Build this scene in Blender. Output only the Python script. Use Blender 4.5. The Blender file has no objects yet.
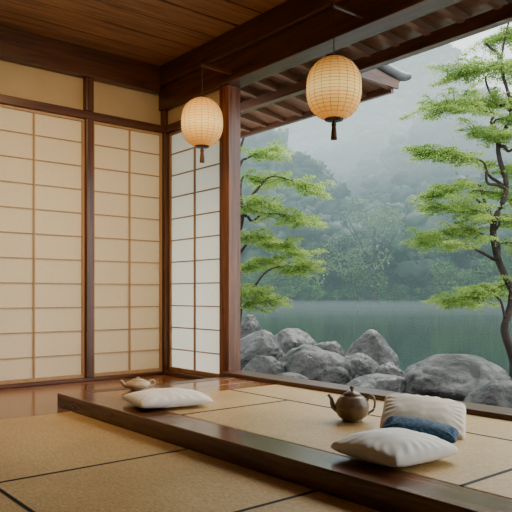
import bpy, bmesh, math, random
import numpy as np
from mathutils import Vector, Matrix, noise
random.seed(7); rng=np.random.default_rng(7)
C=bpy.context.scene.collection
# view direction expressed in house axes (house walls are axis aligned)
FX,FY=0.6374,0.7705
RX,RY=0.7705,-0.6374
def L(lat,dep,z): return Vector((FX*dep+RX*lat, FY*dep+RY*lat, z))

# ------------------------------------------------------------ materials
def newmat(name):
    m=bpy.data.materials.new(name); m.use_nodes=True
    nt=m.node_tree; b=nt.nodes['Principled BSDF']; return m,nt,b
def ramp(nt,fac,cols):
    r=nt.nodes.new('ShaderNodeValToRGB'); e=r.color_ramp.elements
    e[0].position=cols[0][0]; e[0].color=(*cols[0][1],1)
    e[1].position=cols[-1][0]; e[1].color=(*cols[-1][1],1)
    for p,c in cols[1:-1]:
        k=e.new(p); k.color=(*c,1)
    nt.links.new(fac,r.inputs['Fac']); return r.outputs['Color']
def noisetex(nt,scale,detail=6,mapscale=(1,1,1),dist=0.0,rough=.55):
    tc=nt.nodes.new('ShaderNodeTexCoord'); mp=nt.nodes.new('ShaderNodeMapping')
    mp.inputs['Scale'].default_value=mapscale
    nt.links.new(tc.outputs['Object'],mp.inputs['Vector'])
    n=nt.nodes.new('ShaderNodeTexNoise'); n.inputs['Scale'].default_value=scale
    n.inputs['Detail'].default_value=detail; n.inputs['Distortion'].default_value=dist
    n.inputs['Roughness'].default_value=rough
    nt.links.new(mp.outputs['Vector'],n.inputs['Vector']); return n.outputs['Fac']
def bump(nt,b,h,strength=.3,dist=.01):
    bp=nt.nodes.new('ShaderNodeBump'); bp.inputs['Strength'].default_value=strength
    bp.inputs['Distance'].default_value=dist
    nt.links.new(h,bp.inputs['Height']); nt.links.new(bp.outputs['Normal'],b.inputs['Normal'])
def wood(name,c1,c2,axis='y',rough=.4,spec=.5):
    m,nt,b=newmat(name)
    s={'x':(.6,9,9),'y':(9,.6,9),'z':(9,9,.6)}[axis]
    f=noisetex(nt,2.6,8,s,.6,.62)
    c=ramp(nt,f,[(.3,c1),(.5,tuple((a+d)/2 for a,d in zip(c1,c2))),(.72,c2)])
    nt.links.new(c,b.inputs['Base Color']); b.inputs['Roughness'].default_value=rough
    b.inputs['Specular IOR Level'].default_value=spec
    bump(nt,b,f,.25,.004); return m
def plain(name,c1,c2=None,rough=.6,scale=6,bs=.1,bd=.003,metal=0):
    m,nt,b=newmat(name); c2=c2 or tuple(v*.85 for v in c1)
    f=noisetex(nt,scale,6)
    nt.links.new(ramp(nt,f,[(.3,c2),(.7,c1)]),b.inputs['Base Color'])
    b.inputs['Roughness'].default_value=rough; b.inputs['Metallic'].default_value=metal
    bump(nt,b,f,bs,bd); return m
def paper(name,col,trans):
    m,nt,b=newmat(name); f=noisetex(nt,40,5)
    c=ramp(nt,f,[(.3,tuple(v*.94 for v in col)),(.7,col)])
    nt.links.new(c,b.inputs['Base Color']); b.inputs['Roughness'].default_value=.9
    t=nt.nodes.new('ShaderNodeBsdfTranslucent'); nt.links.new(c,t.inputs['Color'])
    mx=nt.nodes.new('ShaderNodeMixShader'); mx.inputs[0].default_value=trans
    nt.links.new(b.outputs[0],mx.inputs[1]); nt.links.new(t.outputs[0],mx.inputs[2])
    nt.links.new(mx.outputs[0],nt.nodes['Material Output'].inputs['Surface']); return m
def leafmat(name,c1,c2,scale,trans=.35):
    m,nt,b=newmat(name); f=noisetex(nt,scale,4)
    c=ramp(nt,f,[(.35,c1),(.65,c2)])
    nt.links.new(c,b.inputs['Base Color']); b.inputs['Roughness'].default_value=.6
    t=nt.nodes.new('ShaderNodeBsdfTranslucent'); nt.links.new(c,t.inputs['Color'])
    mx=nt.nodes.new('ShaderNodeMixShader'); mx.inputs[0].default_value=trans
    nt.links.new(b.outputs[0],mx.inputs[1]); nt.links.new(t.outputs[0],mx.inputs[2])
    nt.links.new(mx.outputs[0],nt.nodes['Material Output'].inputs['Surface']); return m
DARK1,DARK2=(.028,.009,.0035),(.155,.055,.021)
M_dark={a:wood('dark_wood_'+a,DARK1,DARK2,a,.32) for a in 'xyz'}
M_pillar=wood('pillar_wood',(.045,.014,.006),(.27,.093,.034),'z',.26)
M_deck=wood('floor_wood',(.14,.054,.020),(.38,.17,.068),'x',.15)
M_platbeam=wood('platform_wood',(.05,.018,.007),(.23,.092,.036),'y',.18)
M_ceil=wood('ceiling_wood',(.11,.043,.015),(.50,.235,.095),'x',.5)
M_soff=wood('soffit_wood',(.12,.055,.028),(.25,.12,.06),'x',.55)
M_latA=wood('lattice_wood',(.40,.24,.11),(.54,.35,.18),'z',.5)
M_latB=wood('lattice_wood_brown',(.24,.13,.055),(.36,.20,.09),'z',.5)
M_plaster=plain('beige_panel',(.58,.45,.26),(.51,.38,.21),.9,3)
M_wallin=plain('inner_plaster',(.08,.055,.035),None,.9,3)
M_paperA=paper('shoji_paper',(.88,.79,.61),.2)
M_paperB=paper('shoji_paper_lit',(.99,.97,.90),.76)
M_border=plain('tatami_border',(.012,.014,.02),(.02,.022,.03),.7,60)
def tatami():
    m,nt,b=newmat('tatami_weave')
    f=noisetex(nt,20,8,(8,2.6,1),.3,.65); g=noisetex(nt,1.8,4)
    c1=ramp(nt,f,[(.30,(.42,.25,.088)),(.5,(.66,.45,.185)),(.70,(.86,.65,.33))])
    tc=nt.nodes.new('ShaderNodeTexCoord'); w=nt.nodes.new('ShaderNodeTexWave')
    w.inputs['Scale'].default_value=44; w.bands_direction='Y'; w.inputs['Distortion'].default_value=1.0
    nt.links.new(tc.outputs['Object'],w.inputs['Vector'])
    mx=nt.nodes.new('ShaderNodeMixRGB'); mx.blend_type='MULTIPLY'; mx.inputs[0].default_value=.5
    nt.links.new(c1,mx.inputs[1]); nt.links.new(ramp(nt,w.outputs['Fac'],[(0,(.68,.65,.60)),(1,(1,1,1))]),mx.inputs[2])
    m2=nt.nodes.new('ShaderNodeMixRGB'); m2.blend_type='MULTIPLY'; m2.inputs[0].default_value=.7
    nt.links.new(mx.outputs[0],m2.inputs[1]); nt.links.new(ramp(nt,g,[(.3,(.72,.66,.57)),(.65,(1,1,1))]),m2.inputs[2])
    nt.links.new(m2.outputs[0],b.inputs['Base Color']); b.inputs['Roughness'].default_value=.38
    bump(nt,b,f,.4,.003); return m
M_tat=tatami()
def rockmat():
    m,nt,b=newmat('river_rock'); f=noisetex(nt,2.6,13,(1,1,1),.9,.68); g=noisetex(nt,10,8)
    c=ramp(nt,f,[(.36,(.005,.005,.005)),(.5,(.024,.025,.024)),(.68,(.075,.076,.072))])
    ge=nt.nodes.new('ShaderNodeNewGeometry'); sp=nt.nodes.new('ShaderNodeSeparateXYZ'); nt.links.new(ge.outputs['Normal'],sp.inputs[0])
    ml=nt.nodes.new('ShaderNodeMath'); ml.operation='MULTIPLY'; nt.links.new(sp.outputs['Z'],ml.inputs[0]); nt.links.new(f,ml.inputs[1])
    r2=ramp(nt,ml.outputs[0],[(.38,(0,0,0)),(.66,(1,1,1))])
    mx=nt.nodes.new('ShaderNodeMixRGB'); nt.links.new(r2,mx.inputs[0]); nt.links.new(c,mx.inputs[1]); mx.inputs[2].default_value=(.15,.15,.14,1)  # upward faces coloured lighter, sky light put into the rock colour
    nt.links.new(mx.outputs[0],b.inputs['Base Color']); b.inputs['Roughness'].default_value=.30
    ad=nt.nodes.new('ShaderNodeMath'); ad.operation='ADD'; nt.links.new(f,ad.inputs[0]); nt.links.new(g,ad.inputs[1])
    bump(nt,b,ad.outputs[0],.85,.06); return m
M_rock=rockmat()
M_bank=plain('bank_soil',(.03,.033,.022),(.012,.014,.010),.8,3,.8,.05)
M_bark=plain('bark',(.040,.026,.019),(.012,.008,.006),.85,14,.8,.02)
M_leaf=leafmat('maple_leaf',(.15,.29,.045),(.46,.60,.17),1.6,.45)
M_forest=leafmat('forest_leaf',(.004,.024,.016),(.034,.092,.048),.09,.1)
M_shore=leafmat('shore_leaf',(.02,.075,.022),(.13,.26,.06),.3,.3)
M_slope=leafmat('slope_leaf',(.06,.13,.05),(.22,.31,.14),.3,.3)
M_tile=plain('roof_tile',(.06,.065,.075),(.03,.033,.04),.45,8)
M_white=plain('white_linen',(.92,.91,.87),(.87,.855,.81),.9,22,.2,.002)
M_cream=plain('cream_linen',(.84,.78,.66),(.79,.72,.60),.9,22,.2,.002)
def bluemat():
    m,nt,b=newmat('indigo_print'); tc=nt.nodes.new('ShaderNodeTexCoord'); v=nt.nodes.new('ShaderNodeTexVoronoi')
    v.inputs['Scale'].default_value=70; nt.links.new(tc.outputs['Object'],v.inputs['Vector'])
    c=ramp(nt,v.outputs['Distance'],[(.1,(.07,.18,.26)),(.35,(.03,.10,.18)),(.65,(.015,.055,.11))])
    nt.links.new(c,b.inputs['Base Color']); b.inputs['Roughness'].default_value=.8; return m
M_blue=bluemat()
M_iron=plain('brown_glaze',(.30,.22,.14),(.13,.09,.055),.3,12,.2,.002)
M_ceram=plain('cream_ceramic',(.62,.52,.38),(.42,.34,.23),.35,12)
M_black=plain('dark_lacquer',(.05,.025,.012),None,.4,10)
M_tassel=plain('tassel_thread',(.14,.06,.022),None,.8,60)
def lanternmat():
    m,nt,b=newmat('lantern_paper')
    tc=nt.nodes.new('ShaderNodeTexCoord'); sp=nt.nodes.new('ShaderNodeSeparateXYZ'); nt.links.new(tc.outputs['Generated'],sp.inputs[0])
    c=ramp(nt,sp.outputs['Z'],[(0,(.50,.16,.015)),(.18,(.80,.36,.055)),(.45,(1.15,.78,.24)),(.72,(.82,.41,.08)),(1,(.30,.09,.012))])
    b.inputs['Base Color'].default_value=(.66,.42,.16,1); b.inputs['Roughness'].default_value=.8
    nt.links.new(c,b.inputs['Emission Color']); b.inputs['Emission Strength'].default_value=.95; return m
M_lant=lanternmat()
M_rib=plain('bamboo_rib',(.40,.20,.06),None,.6)

# ------------------------------------------------------------ object helpers
def finish(o,kind=None,label=None,cat=None,group=None):
    if kind: o['kind']=kind
    if label: o['label']=label
    if cat: o['category']=cat
    if group: o['group']=group
    return o
def empty(name,loc,**k):
    o=bpy.data.objects.new(name,None); o.location=loc; o.empty_display_size=.1; C.objects.link(o); return finish(o,**k)
def mesh(name,vs,fs,mat,parent=None,smooth=False,origin=None,**k):
    vs=[Vector(v) for v in vs]
    if origin is None:
        mn=Vector([min(v[i] for v in vs) for i in range(3)]); mx=Vector([max(v[i] for v in vs) for i in range(3)])
        origin=Vector(((mn.x+mx.x)/2,(mn.y+mx.y)/2,mn.z))
    origin=Vector(origin)
    me=bpy.data.meshes.new(name); me.from_pydata([v-origin for v in vs],[],fs); me.update()
    bm=bmesh.new(); bm.from_mesh(me); bmesh.ops.recalc_face_normals(bm,faces=bm.faces); bm.to_mesh(me); bm.free()
    me.materials.append(mat)
    if smooth: me.polygons.foreach_set('use_smooth',[True]*len(me.polygons))
    o=bpy.data.objects.new(name,me); C.objects.link(o)
    if parent: o.parent=parent; o.location=origin-parent.location
    else: o.location=origin
    return finish(o,**k)
def boxvf(b,vs,fs):
    x0,x1,y0,y1,z0,z1=b; n=len(vs)
    vs+=[(x0,y0,z0),(x1,y0,z0),(x1,y1,z0),(x0,y1,z0),(x0,y0,z1),(x1,y0,z1),(x1,y1,z1),(x0,y1,z1)]
    fs+=[tuple(n+i for i in f) for f in [(0,3,2,1),(4,5,6,7),(0,1,5,4),(1,2,6,5),(2,3,7,6),(3,0,4,7)]]
def boxes(name,bl,mat,parent=None,bevel=0,**k):
    vs,fs=[],[]
    for b in bl: boxvf(b,vs,fs)
    o=mesh(name,vs,fs,mat,parent,**k)
    if bevel:
        md=o.modifiers.new('bevel','BEVEL'); md.width=bevel; md.segments=2
    return o
def lathe(prof,c,segs=40,sq=1.0):
    vs,fs=[],[]
    for r,z in prof:
        for i in range(segs):
            a=2*math.pi*i/segs; vs.append((c[0]+r*math.cos(a),c[1]+r*math.sin(a),c[2]+z))
    for j in range(len(prof)-1):
        for i in range(segs):
            k=(i+1)%segs; fs.append((j*segs+i,j*segs+k,(j+1)*segs+k,(j+1)*segs+i))
    fs.append(tuple(range(segs))[::-1]); fs.append(tuple((len(prof)-1)*segs+i for i in range(segs)))
    return vs,fs
def smoothpath(pts,rad,n=6):
    P=[Vector(p) for p in pts]; out=[];ro=[]
    for i in range(len(P)-1):
        p0=P[max(i-1,0)];p1=P[i];p2=P[i+1];p3=P[min(i+2,len(P)-1)]
        for s in range(n):
            t=s/n
            out.append(.5*((2*p1)+(p2-p0)*t+(2*p0-5*p1+4*p2-p3)*t*t+(3*p1-p0-3*p2+p3)*t**3)); ro.append(rad[i]*(1-t)+rad[i+1]*t)
    out.append(P[-1]); ro.append(rad[-1]); return out,ro
def tube(pts,rad,vs,fs,segs=8,n=6,knob=0):
    P,Rr=smoothpath(pts,rad,n); base=len(vs)
    for i,p in enumerate(P):
        t=(P[min(i+1,len(P)-1)]-P[max(i-1,0)]).normalized()
        ref=Vector((0,0,1)) if abs(t.z)<.9 else Vector((1,0,0))
        a=t.cross(ref).normalized(); b=t.cross(a)
        for s in range(segs):
            an=2*math.pi*s/segs; r=Rr[i]
            if knob: r*=1+knob*noise.noise(Vector((p.x*4+s,p.y*4,p.z*6)))
            vs.append(tuple(p+(a*math.cos(an)+b*math.sin(an))*r))
    for i in range(len(P)-1):
        for s in range(segs):
            k=(s+1)%segs; fs.append((base+i*segs+s,base+i*segs+k,base+(i+1)*segs+k,base+(i+1)*segs+s))
    fs.append(tuple(base+s for s in range(segs))[::-1]); fs.append(tuple(base+(len(P)-1)*segs+s for s in range(segs)))

# ------------------------------------------------------------ room shell
XB=3.30; YA=5.34; CE=2.884; HB=2.49
boxes('floor',[(-1.6,3.45,4.0,5.5,-.12,0.0),(-1.6,3.45,-1.6,4.0,-.12,-.035)],M_deck,kind='structure',label='polished reddish brown timber floor')
pl=[]; y=-1.6
while y<5.45:
    pl.append((-1.6,3.3,y+.011,min(y+.30,5.45)-.011,CE,CE+.03)); y+=.30
pl.append((-1.7,3.42,-1.7,5.5,CE+.03,CE+.12))
boxes('ceiling',pl,M_ceil,bevel=.004,kind='structure',label='brown plank timber ceiling')
boxes('wall_back',[(-1.6,3.3,YA+.02,YA+.07,2.30,2.70)],M_plaster,kind='structure',label='cream panels above the paper screens')
boxes('wall_left',[(-1.72,-1.6,-1.7,5.5,-.1,CE)],M_wallin,kind='structure',label='plain plaster side wall')
boxes('wall_front',[(-1.6,3.42,-1.72,-1.6,-.1,CE)],M_wallin,kind='structure',label='plain plaster rear wall')
T=[]
def trim(b,ax,label,bev=.006,m=None):
    T.append(boxes('trim_%d'%(len(T)+1),[b],m or M_dark[ax],bevel=bev,kind='structure',label=label))
trim((-1.6,3.20,YA-.07,YA+.10,2.635,CE),'x','dark timber beam under the ceiling')
trim((-1.6,3.26,YA-.04,YA+.06,2.275,2.345),'x','dark timber lintel rail above paper screens')
trim((-1.6,3.26,YA-.04,YA+.06,0,.03),'x','dark timber floor track of paper screens')
trim((2.478,2.548,YA-.05,YA+.06,.03,2.275),'z','dark timber post between paper screens')
trim((2.478,2.548,YA-.05,YA+.06,2.345,2.635),'z','short dark timber post between cream panels')
trim((3.26,3.36,YA-.05,YA+.06,0,HB),'z','dark timber corner post')
trim((3.24,3.42,-1.6,5.45,HB,2.70),'y','heavy dark timber header beam over the opening')
trim((3.20,3.42,-1.6,5.45,2.703,CE),'y','upper dark timber beam under the ceiling')
trim((3.27,3.40,4.31,4.44,.0,HB),'z','dark reddish timber pillar beside the opening',m=M_pillar)
trim((3.27,3.37,4.44,5.29,2.275,2.345),'y','dark lintel rail above bright paper screen')
trim((3.25,3.39,4.44,5.29,0,.04),'y','dark floor track under bright paper screen')
trim((3.20,3.40,-1.6,4.31,-.10,.12),'y','dark timber sill along the garden opening')
boxes('wall_right',[(3.30,3.34,4.44,5.29,2.345,HB)],M_plaster,kind='structure',label='cream strip above the bright screen')

# ------------------------------------------------------------ shoji screens
DN=[0]
def shoji(axis,a0,a1,pos,z0,z1,rows,vert,matp,label,fw=.022,lw=.008,lat=None):
    lat=lat or M_latA
    DN[0]+=1
    ctr=((a0+a1)/2,pos,z0) if axis=='x' else (pos,(a0+a1)/2,z0)
    e=empty('door_%d'%DN[0],ctr,kind='structure',label=label)
    def bx(u0,u1,w0,w1,t0,t1):
        return (u0,u1,pos+t0,pos+t1,w0,w1) if axis=='x' else (pos+t0,pos+t1,u0,u1,w0,w1)
    boxes('frame',[bx(a0,a0+fw,z0,z1,-.015,.015),bx(a1-fw,a1,z0,z1,-.015,.015),bx(a0+fw,a1-fw,z0,z0+fw*1.4,-.015,.015),bx(a0+fw,a1-fw,z1-fw,z1,-.015,.015)],lat,e,bevel=.002)
    boxes('paper',[bx(a0+fw*.5,a1-fw*.5,z0+fw*.5,z1-fw*.5,.004,.006)],matp,e)
    bl=[]
    for i in range(1,rows):
        z=z0+(z1-z0)*i/rows; bl.append(bx(a0+fw,a1-fw,z-lw/2,z+lw/2,-.008,.003))
    for v in vert: bl.append(bx(v-lw*.9,v+lw*.9,z0+fw,z1-fw,-.010,.003))
    boxes('lattice',bl,lat,e)
ZL,ZH=.031,2.274
shoji('x',1.59,2.477,YA,ZL,ZH,11,[2.035],M_paperA,'paper sliding screen with thin wooden lattice')
shoji('x',2.549,3.258,YA,ZL,ZH,11,[2.92],M_paperA,'paper sliding screen beside the corner post')
shoji('x',.70,1.587,YA,ZL,ZH,11,[1.145],M_paperA,'paper sliding screen with thin wooden lattice')
shoji('x',-.19,.697,YA,ZL,ZH,11,[.255],M_paperA,'paper sliding screen with thin wooden lattice')
shoji('x',-1.59,-.193,YA,ZL,ZH,11,[-.9],M_paperA,'paper sliding screen with thin wooden lattice')
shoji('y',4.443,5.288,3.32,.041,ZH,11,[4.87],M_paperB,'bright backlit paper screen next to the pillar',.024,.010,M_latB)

# ------------------------------------------------------------ platform and tatami
pf=empty('raised_platform',(2.5,1.3,0),label='low raised platform framed in dark polished timber',cat='platform')
boxes('front_beam',[(1.77,1.97,-1.5,4.23,-.03,.09)],M_platbeam,pf,bevel=.006)
boxes('end_beam',[(1.97,3.20,4.10,4.23,-.03,.09)],M_dark['x'],pf,bevel=.006)
boxes('base',[(1.97,3.20,-1.5,4.10,-.03,.052)],M_dark['y'],pf)
boxes('deck_board',[(1.972,3.198,3.62,3.858,.052,.088),(1.972,3.198,3.861,4.098,.052,.088)],M_deck,pf,bevel=.003,label='glossy reddish timber end boards')
def mat_(x0,x1,y0,y1,z0,z1,bx,label,bw=.008):
    e=empty('tatami_mat',((x0+x1)/2,(y0+y1)/2,z0),label=label,cat='tatami mat',group='woven straw mats on the floor')
    g=.002
    boxes('woven_surface',[(x0+g,x1-g,y0+g,y1-g,z0,z1)],M_tat,e,bevel=.003)
    bl=[]
    if 'r' in bx: bl+=[(x1-bw,x1-g,y0+g,y1-g,z1-.01,z1+.0015)]
    if 'l' in bx: bl+=[(x0+g,x0+bw,y0+g,y1-g,z1-.01,z1+.0015)]
    if 'n' in bx: bl+=[(x0+g,x1-g,y0+g,y0+bw,z1-.01,z1+.0015)]
    if 'f' in bx: bl+=[(x0+g,x1-g,y1-bw,y1-g,z1-.01,z1+.0015)]
    boxes('cloth_border',bl,M_border,e)
fl='straw tatami mat with dark cloth edge on lower floor'
pl_='straw tatami mat with dark cloth edge on raised platform'
mat_(-.9,1.768,2.65,3.998,-.033,0.0,'n',fl)
mat_(.84,1.768,1.77,2.65,-.033,0.0,'nfl',fl)
mat_(.84,1.768,.0,1.77,-.033,0.0,'nfl',fl)
mat_(-.9,.84,.9,2.65,-.033,0.0,'fr',fl)
mat_(-.9,.84,-.9,.9,-.033,0.0,'fr',fl)
mat_(1.972,2.76,1.28,3.02,.053,.09,'nfr',pl_)
mat_(1.972,2.76,3.02,3.618,.053,.09,'nr',pl_)
mat_(1.972,2.76,-.5,1.28,.053,.09,'fr',pl_)
mat_(2.76,3.198,1.28,3.618,.053,.09,'nl',pl_)
mat_(2.76,3.198,-.5,1.28,.053,.09,'fl',pl_)

# ------------------------------------------------------------ eave
ev=empty('eave',(3.9,3,2.5),kind='structure',label='timber eave with rafters and dark roof tiles')
def slab(name,pts,th,mat,par,**k):
    vs=[Vector(p) for p in pts]; vs2=[v+Vector((0,0,th)) for v in vs]
    return mesh(name,vs+vs2,[(0,1,2,3),(7,6,5,4),(0,4,5,1),(1,5,6,2),(2,6,7,3),(3,7,4,0)],mat,par,**k)
slab('soffit',[(3.42,-1.6,2.86),(4.30,-1.6,2.76),(4.30,8.5,2.76),(3.42,8.5,2.86)],.03,M_soff,ev)
slab('soffit',[(4.30,3.82,2.76),(4.80,3.82,2.66),(4.80,8.5,2.66),(4.30,8.5,2.76)],.03,M_soff,ev)
slab('roof_tiles',[(3.42,-1.6,2.90),(4.34,-1.6,2.80),(4.34,8.5,2.80),(3.42,8.5,2.90)],.05,M_tile,ev)
slab('roof_tiles',[(4.345,3.80,2.795),(4.86,3.80,2.70),(4.86,8.5,2.70),(4.345,8.5,2.795)],.05,M_tile,ev)
boxes('purlin',[(4.14,4.22,-1.6,8.5,2.62,2.72)],M_dark['y'],ev,bevel=.004)
boxes('eave_board',[(4.76,4.80,3.82,8.5,2.60,2.665)],M_dark['y'],ev,bevel=.003)
y=-1.4
while y<8.4:
    x1=4.76 if y>3.82 else 4.28
    z1=2.86-.114*(x1-3.42)
    slab('rafter',[(3.42,y,2.79),(x1,y,z1-.075),(x1,y+.05,z1-.075),(3.42,y+.05,2.79)],.066,M_soff,ev); y+=.29
vs,fs=[],[]
tube([(3.9,3.80,2.90),(4.3,3.80,2.845),(4.7,3.80,2.78),(4.88,3.80,2.765),(5.0,3.80,2.79)],[.05,.05,.048,.045,.03],vs,fs,12)
mesh('ridge_tile',vs,fs,M_tile,ev,smooth=True)
vs,fs=[],[]
y=4.05
while y<8.4:
    tube([(4.2,y,2.85),(4.55,y,2.80),(4.9,y,2.735)],[.045]*3,vs,fs,10); y+=.24
mesh('cover_tiles',vs,fs,M_tile,ev,smooth=True)
boxes('verge_board',[(4.30,4.84,3.795,3.82,2.64,2.79)],M_dark['x'],ev)

# ------------------------------------------------------------ lanterns
def lantern(x,y,z,R,H,label):
    e=empty('paper_lantern',(x,y,z),label=label,cat='lantern',group='round paper lanterns under the beam')
    prof=[];N=72
    def rr(t): return R*(1-abs(t)**2.5)**.5
    for i in range(N+1):
        t=-.94+1.88*i/N
        prof.append((max(rr(t)*(1+.010*math.cos(i*math.pi*2/4)),.30*R),t*H))
    v,f=lathe(prof,(x,y,z),48); mesh('lantern_shade',v,f,M_lant,e,smooth=True)
    v,f=[],[]
    for i in range(1,18):
        t=-.92+1.84*i/18; r=rr(t)*1.010
        pts=[(x+r*math.cos(a),y+r*math.sin(a),z+t*H) for a in [2*math.pi*k/32 for k in range(33)]]
        tube(pts,[.0013]*33,v,f,4,1)
    for k in range(20):
        a=2*math.pi*k/20
        pts=[(x+rr(t)*1.010*math.cos(a),y+rr(t)*1.010*math.sin(a),z+t*H) for t in [-.93+1.86*j/16 for j in range(17)]]
        tube(pts,[.0014]*17,v,f,4,1)
    mesh('rib',v,f,M_rib,e)
    h=.94*H
    v,f=lathe([(R*.32,h-.008),(R*.36,h),(R*.34,h+.010),(R*.15,h+.014)],(x,y,z),32); mesh('top_cap',v,f,M_black,e,smooth=True)
    v,f=lathe([(R*.12,-h-.014),(R*.33,-h-.010),(R*.35,-h),(R*.32,-h+.006)],(x,y,z),32); mesh('bottom_cap',v,f,M_black,e,smooth=True)
    v,f=[],[]; tube([(x,y,z+h+.01),(x,y,2.545)],[.0035,.0035],v,f,8,1); mesh('cord',v,f,M_black,e)
    boxes('hanging_arm',[(x-.012,3.239,y-.012,y+.012,2.54,2.565)],M_dark['x'],e,label='small dark timber hanging arm')
    b=z-h-.014
    v,f=lathe([(.003,-.115),(.020,-.115),(.017,-.07),(.013,-.035),(.016,-.026),(.014,-.012),(.005,-.008),(.004,.005)],(x,y,b),16); mesh('tassel',v,f,M_tassel,e,smooth=True)
lantern(2.95,4.23,2.10,.163,.195,'glowing cream paper lantern hanging beside the pillar')
lantern(2.97,2.83,2.028,.171,.198,'larger glowing cream paper lantern over the opening')

# ------------------------------------------------------------ cushions
def cushion(name,a,b,T,loc,rot,mat,label,seed=0,pinch=.035,wr=.007):
    n=48; vs=[];fs=[]
    def pt(i,j,s):
        u=-1+2*i/n; v=-1+2*j/n
        x=a*u*(1-pinch*(1-v*v)); y=b*v*(1-pinch*(1-u*u))
        k=1-.05*(u*u*v*v)**2; x*=k; y*=k
        h=T*((1-u*u)*(1-v*v))**.36
        w=noise.noise(Vector((x*9+seed,y*9,s*3.)))*wr + noise.noise(Vector((x*24+seed,y*24,s)))*wr*.3
        e=min(1,(1-abs(u))*6,(1-abs(v))*6)
        rad=.005*math.sin(math.atan2(v,u)*24+seed)*math.exp(-((1-max(abs(u),abs(v)))*5)**2+.0)*e
        zb= h*1.0 if s>0 else -h*.55
        return (x,y,zb+(w*e+rad)*(1 if s>0 else .3))
    idx={}
    for s in (1,-1):
        for i in range(n+1):
            for j in range(n+1):
                edge=i in(0,n) or j in(0,n)
                if edge and s==-1: idx[(i,j,-1)]=idx[(i,j,1)]; continue
                idx[(i,j,s)]=len(vs); vs.append(pt(i,j,s))
    for s in (1,-1):
        for i in range(n):
            for j in range(n):
                q=(idx[(i,j,s)],idx[(i+1,j,s)],idx[(i+1,j+1,s)],idx[(i,j+1,s)])
                fs.append(q if s>0 else q[::-1])
    o=mesh(name,vs,fs,mat,None,True,origin=(0,0,0),label=label,cat='cushion')
    o.location=loc; o.rotation_euler=rot; return o
ang=math.radians(-39.6)
cushion('floor_cushion',.190,.186,.070,(2.085,1.660,.131),(0,0,math.radians(-4)),M_white,'plump white linen cushion lying on the tatami',1)
cushion('floor_cushion',.228,.21,.058,(2.08,3.35,.124),(0,0,math.radians(-12)),M_white,'white linen cushion lying near the small teapot',5)
cushion('throw_pillow',.20,.14,.068,L(.80,3.13,.163),(math.radians(26),math.radians(5),ang-math.radians(16)),M_cream,'cream linen pillow propped behind the blue one',9)
cushion('throw_pillow',.165,.074,.046,L(.725,2.895,.146),(math.radians(8),math.radians(6),ang-math.radians(22)),M_blue,'small plump indigo patterned pillow before the cream pillow',13)

# ------------------------------------------------------------ teapots
def teapot(x,y,z,s,R,m,label,yaw,low=1.0):
    e=empty('teapot',(x,y,z),label=label,cat='teapot')
    H=.115*s*low
    body=[(R*.55,0),(R*.62,.004),(R*.60,.01),(R*.86,H*.22),(R*1.0,H*.5),(R*.95,H*.72),(R*.72,H*.93),(R*.5,H*1.0),(R*.46,H*1.02)]
    P,_=smoothpath([(r,0,q) for r,q in body],[0]*len(body),4)
    v,f=lathe([(p.x,p.z) for p in P],(x,y,z),40); mesh('body',v,f,m,e,smooth=True)
    v,f=lathe([(R*.50,H*1.0),(R*.54,H*1.03),(R*.42,H*1.10),(R*.2,H*1.16),(R*.05,H*1.17)],(x,y,z),32); mesh('lid',v,f,m,e,smooth=True)
    v,f=lathe([(.002,H*1.14),(R*.08,H*1.16),(R*.07,H*1.2),(R*.15,H*1.27),(R*.13,H*1.34),(R*.03,H*1.37)],(x,y,z),20); mesh('knob',v,f,m,e,smooth=True)
    dx,dy=math.cos(yaw),math.sin(yaw)
    def q(r,h): return (x+dx*r,y+dy*r,z+h)
    v,f=[],[]; tube([q(R*.8,H*.42),q(R*1.12,H*.58),q(R*1.22,H*.85),q(R*1.40,H*1.02)],[R*.22,R*.16,R*.11,R*.09],v,f,14); mesh('spout',v,f,m,e,smooth=True)
    v,f=[],[]; tube([q(-R*.85,H*.74),q(-R*1.12,H*.98),q(-R*1.34,H*.80),q(-R*1.28,H*.45),q(-R*.93,H*.30)],[R*.08,R*.075,R*.07,R*.07,R*.075],v,f,10); mesh('handle',v,f,m,e,smooth=True)
    return e
teapot(2.556,2.306,.0905,1.17,.088,M_iron,'grey brown glazed teapot standing on the tatami',math.pi+ang)
teapot(2.27,4.03,.0905,.66,.086,M_ceram,'small pale clay teapot on timber boards',math.pi+ang+.3,.85)

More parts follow.
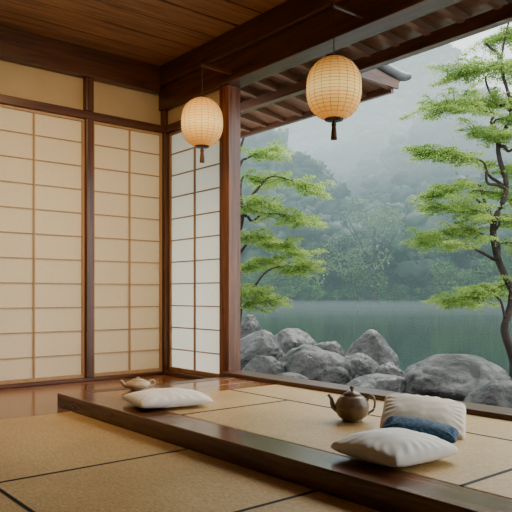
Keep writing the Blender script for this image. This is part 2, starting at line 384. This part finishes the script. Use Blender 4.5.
# ------------------------------------------------------------ garden rocks
def rock(lat,dep,zt,hw,label,seed,pt=0.0,zb=-.62,dp=1.0):
    bm=bmesh.new(); bmesh.ops.create_icosphere(bm,subdivisions=5,radius=1)
    H=zt-zb; rn=random.Random(seed); cuts=[]
    for k in range(10):
        d=Vector((rn.uniform(-1,1),rn.uniform(-1,1),rn.uniform(-.2,.8))).normalized(); cuts.append((d,rn.uniform(.76,.94)))
    off=Vector((seed*3.1,seed*1.7,0))
    for v in bm.verts:
        p=v.co.copy(); q0=p.copy()
        for d,k in cuts:
            t=p.dot(d)
            if t>k: p-=d*(t-k)*.66
        n=noise.fractal(q0*1.1+off,1.0,2.0,3)*.13+noise.fractal(q0*3.5+off,1,2,5)*.030
        cr=abs(noise.noise(q0*2.2+off*1.3)); n-=.045*max(0,1-cr*14)
        p*=1+n
        if pt and p.z>0:
            p.x*=1-pt*p.z*.45; p.y*=1-pt*p.z*.3; p.x+=pt*.25*p.z
        v.co=p
    mz=max(v.co.z for v in bm.verts); mxr=max(abs(v.co.x) for v in bm.verts)
    a=ang+rn.uniform(-.3,.3)
    me=bpy.data.meshes.new('garden_rock')
    zc=.55*H
    for v in bm.verts:
        v.co=Vector((v.co.x/mxr*hw,v.co.y*hw*.85*dp,(v.co.z/mz)*zc))
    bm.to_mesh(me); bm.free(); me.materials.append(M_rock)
    me.polygons.foreach_set('use_smooth',[True]*len(me.polygons))
    o=bpy.data.objects.new('garden_rock',me); C.objects.link(o)
    o.location=L(lat,dep,zt-zc); o.rotation_euler=(rn.uniform(-.06,.06),rn.uniform(-.22,.22),a)
    finish(o,label=label,cat='rock',group='grey boulders by the lake shore')
rk='rough dark grey boulder on the lake shore'
for i,(a,b,c_,d,lab,p) in enumerate([
 (2.24,7.2,.10,.72,'broad rounded dark boulder near the timber sill',0),(2.26,5.9,-.01,.42,'low dark boulder close to the sill',0),
 (1.62,9.2,.27,.42,'tall leaning grey boulder on the shore',.4),(.70,8.4,.11,.60,'large weathered grey boulder on the shore',0),
 (.10,8.1,.0,.36,rk,0),(.05,10.2,.22,.46,rk,.2),(-.16,11.6,.42,.30,rk,0),(.60,10.6,.22,.46,rk,0),
 (1.08,9.8,.06,.30,rk,0),(1.30,8.7,-.01,.38,rk,0),(1.29,7.2,-.12,.46,'flat low dark boulder near the sill',0),
 (1.66,8.1,-.08,.26,rk,0),(.38,7.4,-.12,.30,rk,0)]):
    rock(a,b,c_,d,lab,i+3,p)

# bank
nx,ny=50,110; vs=[];fs=[]
for i in range(nx+1):
    for j in range(ny+1):
        x=3.46+6.5*i/nx; y=-4+20*j/ny
        sh=7.8+.6*noise.noise(Vector((0,y*.35,3)))
        z=-.42+.09*noise.fractal(Vector((x,y,0))*1.1,1,2,4)-max(0,x-sh+.6)**1.3*.35
        vs.append((x,y,z))
for i in range(nx):
    for j in range(ny):
        a=i*(ny+1)+j; fs.append((a,a+ny+1,a+ny+2,a+1))
mesh('garden_ground',vs,fs,M_bank,None,True,kind='stuff',label='dark mossy soil of the lake bank',cat='ground')

# lake
def water():
    m,nt,b=newmat('lake_water'); nt.nodes.remove(b); f=noisetex(nt,.06,2,(1,1,1))
    g=nt.nodes.new('ShaderNodeBsdfGlossy'); g.inputs['Roughness'].default_value=.10
    nt.links.new(ramp(nt,f,[(.35,(.56,.64,.59)),(.65,(.66,.73,.68))]),g.inputs['Color'])
    nt.links.new(g.outputs[0],nt.nodes['Material Output'].inputs['Surface']); return m
mesh('lake',[(6.5,-60,-.6),(170,-60,-.6),(170,170,-.6),(6.5,170,-.6)],[(0,1,2,3)],water(),kind='stuff',label='still misty lake with soft reflections',cat='lake')

# ------------------------------------------------------------ leaf meshes
def rawmesh(name,V,nv,mat,parent,smooth=False,F=None,**k):
    org=np.array([V[:,0].mean(),V[:,1].mean(),V[:,2].min()])
    me=bpy.data.meshes.new(name); me.vertices.add(len(V)); me.vertices.foreach_set('co',(V-org).ravel())
    if F is None: F=np.arange(len(V),dtype=np.int32)
    F=F.astype(np.int32).ravel()
    me.loops.add(len(F)); me.loops.foreach_set('vertex_index',F)
    me.polygons.add(len(F)//nv); me.polygons.foreach_set('loop_start',np.arange(0,len(F),nv,dtype=np.int32))
    if smooth: me.polygons.foreach_set('use_smooth',np.ones(len(F)//nv,dtype=bool))
    me.update(calc_edges=True); me.validate(); me.materials.append(mat)
    o=bpy.data.objects.new(name,me); C.objects.link(o)
    if parent: o.parent=parent; o.location=Vector(org)-parent.location
    else: o.location=org
    return finish(o,**k)
def quads(name,centers,size,mat,parent,flat=.6,aspect=.5,**k):
    c=np.asarray(centers); n=len(c)
    a=rng.normal(size=(n,3)); a[:,2]*=flat; a/=np.linalg.norm(a,axis=1)[:,None]
    r=rng.normal(size=(n,3)); r[:,2]*=flat; b=np.cross(a,np.cross(a,r)); b/=np.linalg.norm(b,axis=1)[:,None]+1e-9
    s=(size*rng.uniform(.6,1.3,n))[:,None]
    V=np.stack([c-a*s,c-b*s*aspect,c+a*s,c+b*s*aspect],1).reshape(-1,3)
    return rawmesh(name,V,4,mat,parent,**k)

LAT=Vector((RX,RY,0)); FW=Vector((FX,FY,0))
def tree(name,dep,trunk,trad,pads,label,s,ground):
    # trunk & pads: lateral metres / height metres / depth offset
    base=L(trunk[0][0],dep,ground)
    e=empty(name,base,label=label,cat='tree')
    rn=random.Random(len(pads)*7)
    T3=[L(l,dep+dd,z) for l,z,dd in trunk]
    vs,fs=[],[]; tube(T3,trad,vs,fs,12,8,.25); mesh('trunk',vs,fs,M_bark,e,smooth=True)
    bv,bf=[],[]
    for (l,z,w,h,dd) in pads:
        P=L(l,dep+dd,z)
        cand=[i for i,t in enumerate(T3) if t.z<z+.15] or [0]
        bi=min(cand,key=lambda i:abs(T3[i].z-(z-.30))); A=T3[bi]
        side=1 if (P-A).dot(LAT)>0 else -1
        slope=rn.uniform(-1.2,.9)*h
        tip=P+LAT*side*w*.85+Vector((0,0,slope-h*.3))
        P0=P-LAT*side*w*.6-Vector((0,0,h*.4+slope*.4))
        mid=A.lerp(P0,.55)+Vector((rn.uniform(-.06,.06),rn.uniform(-.06,.06),rn.uniform(-.14,.08)))
        path=[A,A.lerp(mid,.5)+Vector((0,0,rn.uniform(-.03,.10))),mid,P0,P0.lerp(tip,.5)+Vector((0,0,h*.35)),tip]
        tube(path,[.028*s,.022*s,.018*s,.013*s,.008*s,.003*s],bv,bf,7,5,.2)
        pts=[]
        ns=int(12+w*32)
        for k in range(ns):
            t=rn.random()**.8; S=P0.lerp(tip,t)+Vector((0,0,h*.7*t*(1-t)))
            th=rn.uniform(-1.35,1.35)+(0 if rn.random()<.72 else math.pi)
            ln=w*rn.uniform(.20,1.0)*(1-.25*t)
            d=LAT*math.cos(th)*side+FW*math.sin(th)
            rise=rn.uniform(-.45,.85)*h*1.35
            E=S+d*ln+Vector((0,0,rise-.12*ln)); M=S.lerp(E,.5)+Vector((0,0,rise*.25+.06*ln))
            tube([S,M,E],[.005*s,.0035*s,.0015*s],bv,bf,4,3)
            m=int(350*ln/.3)+40
            tt=rng.random(m)**.85
            c=np.array(S)[None]*((1-tt)**2)[:,None]+2*np.array(M)[None]*((1-tt)*tt)[:,None]+np.array(E)[None]*(tt**2)[:,None]
            wd=(.056*np.sin(np.pi*np.clip(tt,.06,.98))**.7+.012)[:,None]*s
            g=rng.normal(size=(m,3))*np.array([1,1,.26])*wd
            g[:,2]-=(g[:,0]**2+g[:,1]**2)*1.5
            pts.append(c+g)
        quads('foliage',np.concatenate(pts),.0110*s,M_leaf,e,.5,.7)
    mesh('branch',bv,bf,M_bark,e,smooth=True)
k=.01374
def p9(px,y,hw,hh,dd=0): return ((px-256)*k,.74+(296-y)*k,hw*k,hh*k,dd)
tree('maple_tree',9.0,[(-.32,-.6,0),(-.34,.2,0),(-.26,.70,.05),(-.32,1.23,0),(-.20,1.85,0),(-.28,2.47,.05),(-.16,2.95,0)],[.09,.075,.06,.05,.04,.028,.012],
 [p9(262,150,24,11,.1),p9(288,180,30,10,-.2),p9(256,172,22,10,.3),p9(284,212,34,11,.1),p9(252,206,22,10,-.2),p9(276,240,38,12,.2),p9(252,236,22,10,-.1),p9(284,267,28,10,-.2),p9(256,264,26,10,.2),p9(258,300,24,12,0),p9(250,290,22,9,-.2)],
 'slender green tree with layered leaf sprays by the pillar',1.0,-.5)
k=.012214
tree('maple_tree',8.0,[(3.18,-.6,0),(3.15,-.04,0),(3.04,.33,0),(3.13,.75,0),(2.98,1.18,.05),(2.90,1.60,0),(3.06,2.05,0),(2.94,2.55,-.05),(3.12,3.0,0),(3.00,3.6,0),(3.14,4.3,0)],[.075,.062,.050,.045,.040,.036,.033,.028,.023,.016,.008],
 [p9(508,32,34,12,.1),p9(484,68,44,12,-.1),p9(512,66,34,11,.2),p9(466,106,44,12,0),p9(504,98,38,11,.2),p9(456,155,44,12,0),p9(494,136,38,12,-.2),p9(514,162,36,11,.2),p9(462,184,32,9,.1),p9(498,188,36,11,.2),p9(470,212,42,11,-.1),p9(446,240,38,12,0),p9(504,214,36,11,.2),p9(478,232,34,11,.1),p9(474,294,38,12,0),p9(510,282,32,11,.1),p9(514,120,34,11,-.1),p9(512,244,30,10,-.2)],
 'tall tree with layered green sprays and dark trunk',.95,-.5)

# ------------------------------------------------------------ mountain + forest
def ss(x): x=max(0.,min(1.,x)); return x*x*(3-2*x)
def hill(l,f):
    t=(f-70-20*noise.noise(Vector((l*.04,0,5))))/140
    if t<0: return -1.2+t*20
    t=min(t,1.35)
    r=l/f
    n=noise.fractal(Vector((l*.014,f*.014,1.3)),1,2,5)
    ridge=47+16*n+20*math.exp(-((r-.24)/.10)**2)-14*ss((r-.30)/.15)
    h=-.8+ridge*(t**1.6)*(1-.25*max(0,t-1))+1.6*n*min(1,t*6)
    m=noise.noise(Vector((l*.05,2,f*.03)))
    h+=(15+5*m)*ss((.19-r)/.20)*math.exp(-((f-103)/11)**2)*min(1,t*5)
    h+=(19+6*m)*ss((r-.13)/.22)*math.exp(-((f-128)/12)**2)*min(1,t*5)
    h+=(7+4*m)*ss((r-.24)/.12)*math.exp(-((f-92)/9)**2)*min(1,t*6)
    return h
vs=[];fs=[];nl,nf=150,110
for i in range(nl+1):
    for j in range(nf+1):
        l=-180+360*i/nl; f=50+212*j/nf
        vs.append(L(l,f,hill(l,f)))
for i in range(nl):
    for j in range(nf):
        a=i*(nf+1)+j; fs.append((a,a+nf+1,a+nf+2,a+1))
M_hill=plain('hill_ground',(.02,.05,.025),(.010,.025,.015),.9,.15)
mesh('mountain',vs,fs,M_hill,None,True,kind='stuff',label='steep forested mountain fading into mist',cat='mountain')
# forest canopy: every crown is a handful of lumpy leafy masses
bm=bmesh.new(); bmesh.ops.create_icosphere(bm,subdivisions=2,radius=1)
IV=np.array([v.co[:] for v in bm.verts]); IF=np.array([[v.index for v in f.verts] for f in bm.faces]); bm.free()
VV=[];FF=[];off=0; qp=[]
for _ in range(2200):
    f=70+160*rng.random()**1.1; l=rng.uniform(-.22,.50)*f
    z=hill(l,f)
    if z<-.4: continue
    H=rng.uniform(4,10)*(1+f/400); R=H*.36
    b=np.array(L(l,f,z))
    tall=rng.random()<.3
    for q in range(6):
        hh=rng.uniform(.35,.95)
        cc=b+np.array([rng.normal()*R*.45*(1.2-hh),rng.normal()*R*.45*(1.2-hh),H*hh]); rr=R*rng.uniform(.35,.6)*(1.25-.55*hh)
        v=IV*rr*(1+.22*rng.normal(size=(len(IV),1))); v[:,2]*=(1.0 if tall else .7)
        VV.append(v+cc); FF.append(IF+off); off+=len(IV)
        d=rng.normal(size=(16,3)); d/=np.linalg.norm(d,axis=1)[:,None]; qp.append(cc+d*rr*rng.uniform(.9,1.25,(16,1))*np.array([1,1,.8]))
fo=empty('forest',L(20,120,0),kind='stuff',label='dense dark green forest covering the mountain slope',cat='forest')
rawmesh('tree_crowns',np.concatenate(VV),3,M_forest,fo,True,np.concatenate(FF))
quads('leaf_clusters',np.concatenate(qp),.38,M_forest,fo,.8,.6)
def canopy(c,R,H,n,sz):
    out=[]
    nl=6
    for q in range(nl):
        cc=c+np.array([rng.normal()*R*.42,rng.normal()*R*.42,H*(.35+.55*rng.random())]); rr=R*rng.uniform(.4,.65)
        v=rng.normal(size=(n//nl,3)); v/=np.linalg.norm(v,axis=1)[:,None]; v*=rr*rng.uniform(.6,1.05,(n//nl,1)); v[:,2]*=.6
        out.append(cc+v)
    return np.concatenate(out)
def fartree(l,f,H,mat,label,group,n=900,sz=.20,wd=.55):
    z=max(hill(l,f),-.6)
    b=L(l,f,z); e=empty('shore_tree',b,label=label,cat='tree',group=group)
    v,ff=[],[]; tube([b-Vector((0,0,.5)),b+Vector((.1,.1,H*.4)),b+Vector((-.1,0,H*.8))],[.03*H,.02*H,.008*H],v,ff,6,3)
    for q in range(5):
        a=rng.uniform(0,6.28); tube([b+Vector((0,0,H*rng.uniform(.25,.5))),b+Vector((math.cos(a)*H*.3,math.sin(a)*H*.3,H*rng.uniform(.6,.85)))],[.010*H,.004*H],v,ff,5,2)
    mesh('trunk',v,ff,M_bark,e)
    cp=canopy(np.array(b),H*wd,H*.9,n,.3); cp[:,2]=np.maximum(cp[:,2],-.5)
    quads('foliage',cp,sz,mat,e,.7,.6)
for i in range(28):
    l=-6+i*1.6+rng.uniform(-.8,.8); f=50.0
    while hill(l,f)<-.7 and f<98: f+=.5
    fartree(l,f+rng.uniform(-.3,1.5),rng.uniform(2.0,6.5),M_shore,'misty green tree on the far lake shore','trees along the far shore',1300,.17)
for l,f,H in [(14.5,80,14),(4,82,9),(8,84,9),(20,86,11),(25,82,9),(0,86,9),(30,88,11),(35,84,9)]:
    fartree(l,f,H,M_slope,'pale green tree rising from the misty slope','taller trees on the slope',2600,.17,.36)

# ------------------------------------------------------------ mist volumes; their own glow, brighter with height, stands in for scattered light
def mistbox(z0,z1,D,col,f0=14,f1=300):
    mm=bpy.data.materials.new('mist'); mm.use_nodes=True; nt=mm.node_tree; nt.nodes.remove(nt.nodes['Principled BSDF'])
    ab=nt.nodes.new('ShaderNodeVolumeAbsorption'); ab.inputs['Color'].default_value=(0,0,0,1); ab.inputs['Density'].default_value=D
    em=nt.nodes.new('ShaderNodeEmission'); em.inputs['Color'].default_value=(*col,1); em.inputs['Strength'].default_value=D
    ad=nt.nodes.new('ShaderNodeAddShader'); nt.links.new(ab.outputs[0],ad.inputs[0]); nt.links.new(em.outputs[0],ad.inputs[1])
    nt.links.new(ad.outputs[0],nt.nodes['Material Output'].inputs['Volume'])
    P=[L(-220,f0,z0),L(220,f0,z0),L(220,f1,z0),L(-220,f1,z0)]
    mesh('lake_mist',P+[p+Vector((0,0,z1-z0)) for p in P],[(0,3,2,1),(4,5,6,7),(0,1,5,4),(1,2,6,5),(2,3,7,6),(3,0,4,7)],mm,kind='stuff',label='soft blue grey mist over the lake',cat='mist')
mistbox(-3,6,.0054,(.29,.43,.43))
mistbox(6.01,20,.0086,(.44,.61,.64))
mistbox(20.01,44,.0105,(1.55,1.78,1.80))
mistbox(-2.9,.25,.010,(.44,.57,.55),40,90)

# ------------------------------------------------------------ lights
w=bpy.data.worlds.new('World'); bpy.context.scene.world=w; w.use_nodes=True
bg=w.node_tree.nodes['Background']; bg.inputs['Color'].default_value=(.93,.96,.96,1); bg.inputs['Strength'].default_value=4.1
sd=bpy.data.lights.new('sun','SUN'); sd.energy=3.0; sd.angle=math.radians(30); sd.color=(1,.95,.85)
so=bpy.data.objects.new('sun',sd); C.objects.link(so)
so.rotation_euler=Vector((-.75,-.25,-.75)).to_track_quat('-Z','Y').to_euler()
ld=bpy.data.lights.new('warm_room_fill','AREA'); ld.energy=26; ld.size=.8; ld.color=(1,.66,.33); ld.spread=math.radians(120)  # added warm fill for the room, no fixture hangs here
lo=bpy.data.objects.new('warm_room_fill',ld); C.objects.link(lo); lo.location=(1.9,3.3,2.7)
lo.rotation_euler=Vector((.16,.70,-.85)).to_track_quat('-Z','Y').to_euler()

cd=bpy.data.cameras.new('camera'); cd.sensor_width=36; cd.lens=655/512*36; cd.shift_y=40/512; cd.clip_end=1000
co=bpy.data.objects.new('camera',cd); C.objects.link(co); co.location=(0,0,.74); co.rotation_euler=(math.radians(90),0,math.radians(-39.6))
bpy.context.scene.camera=co
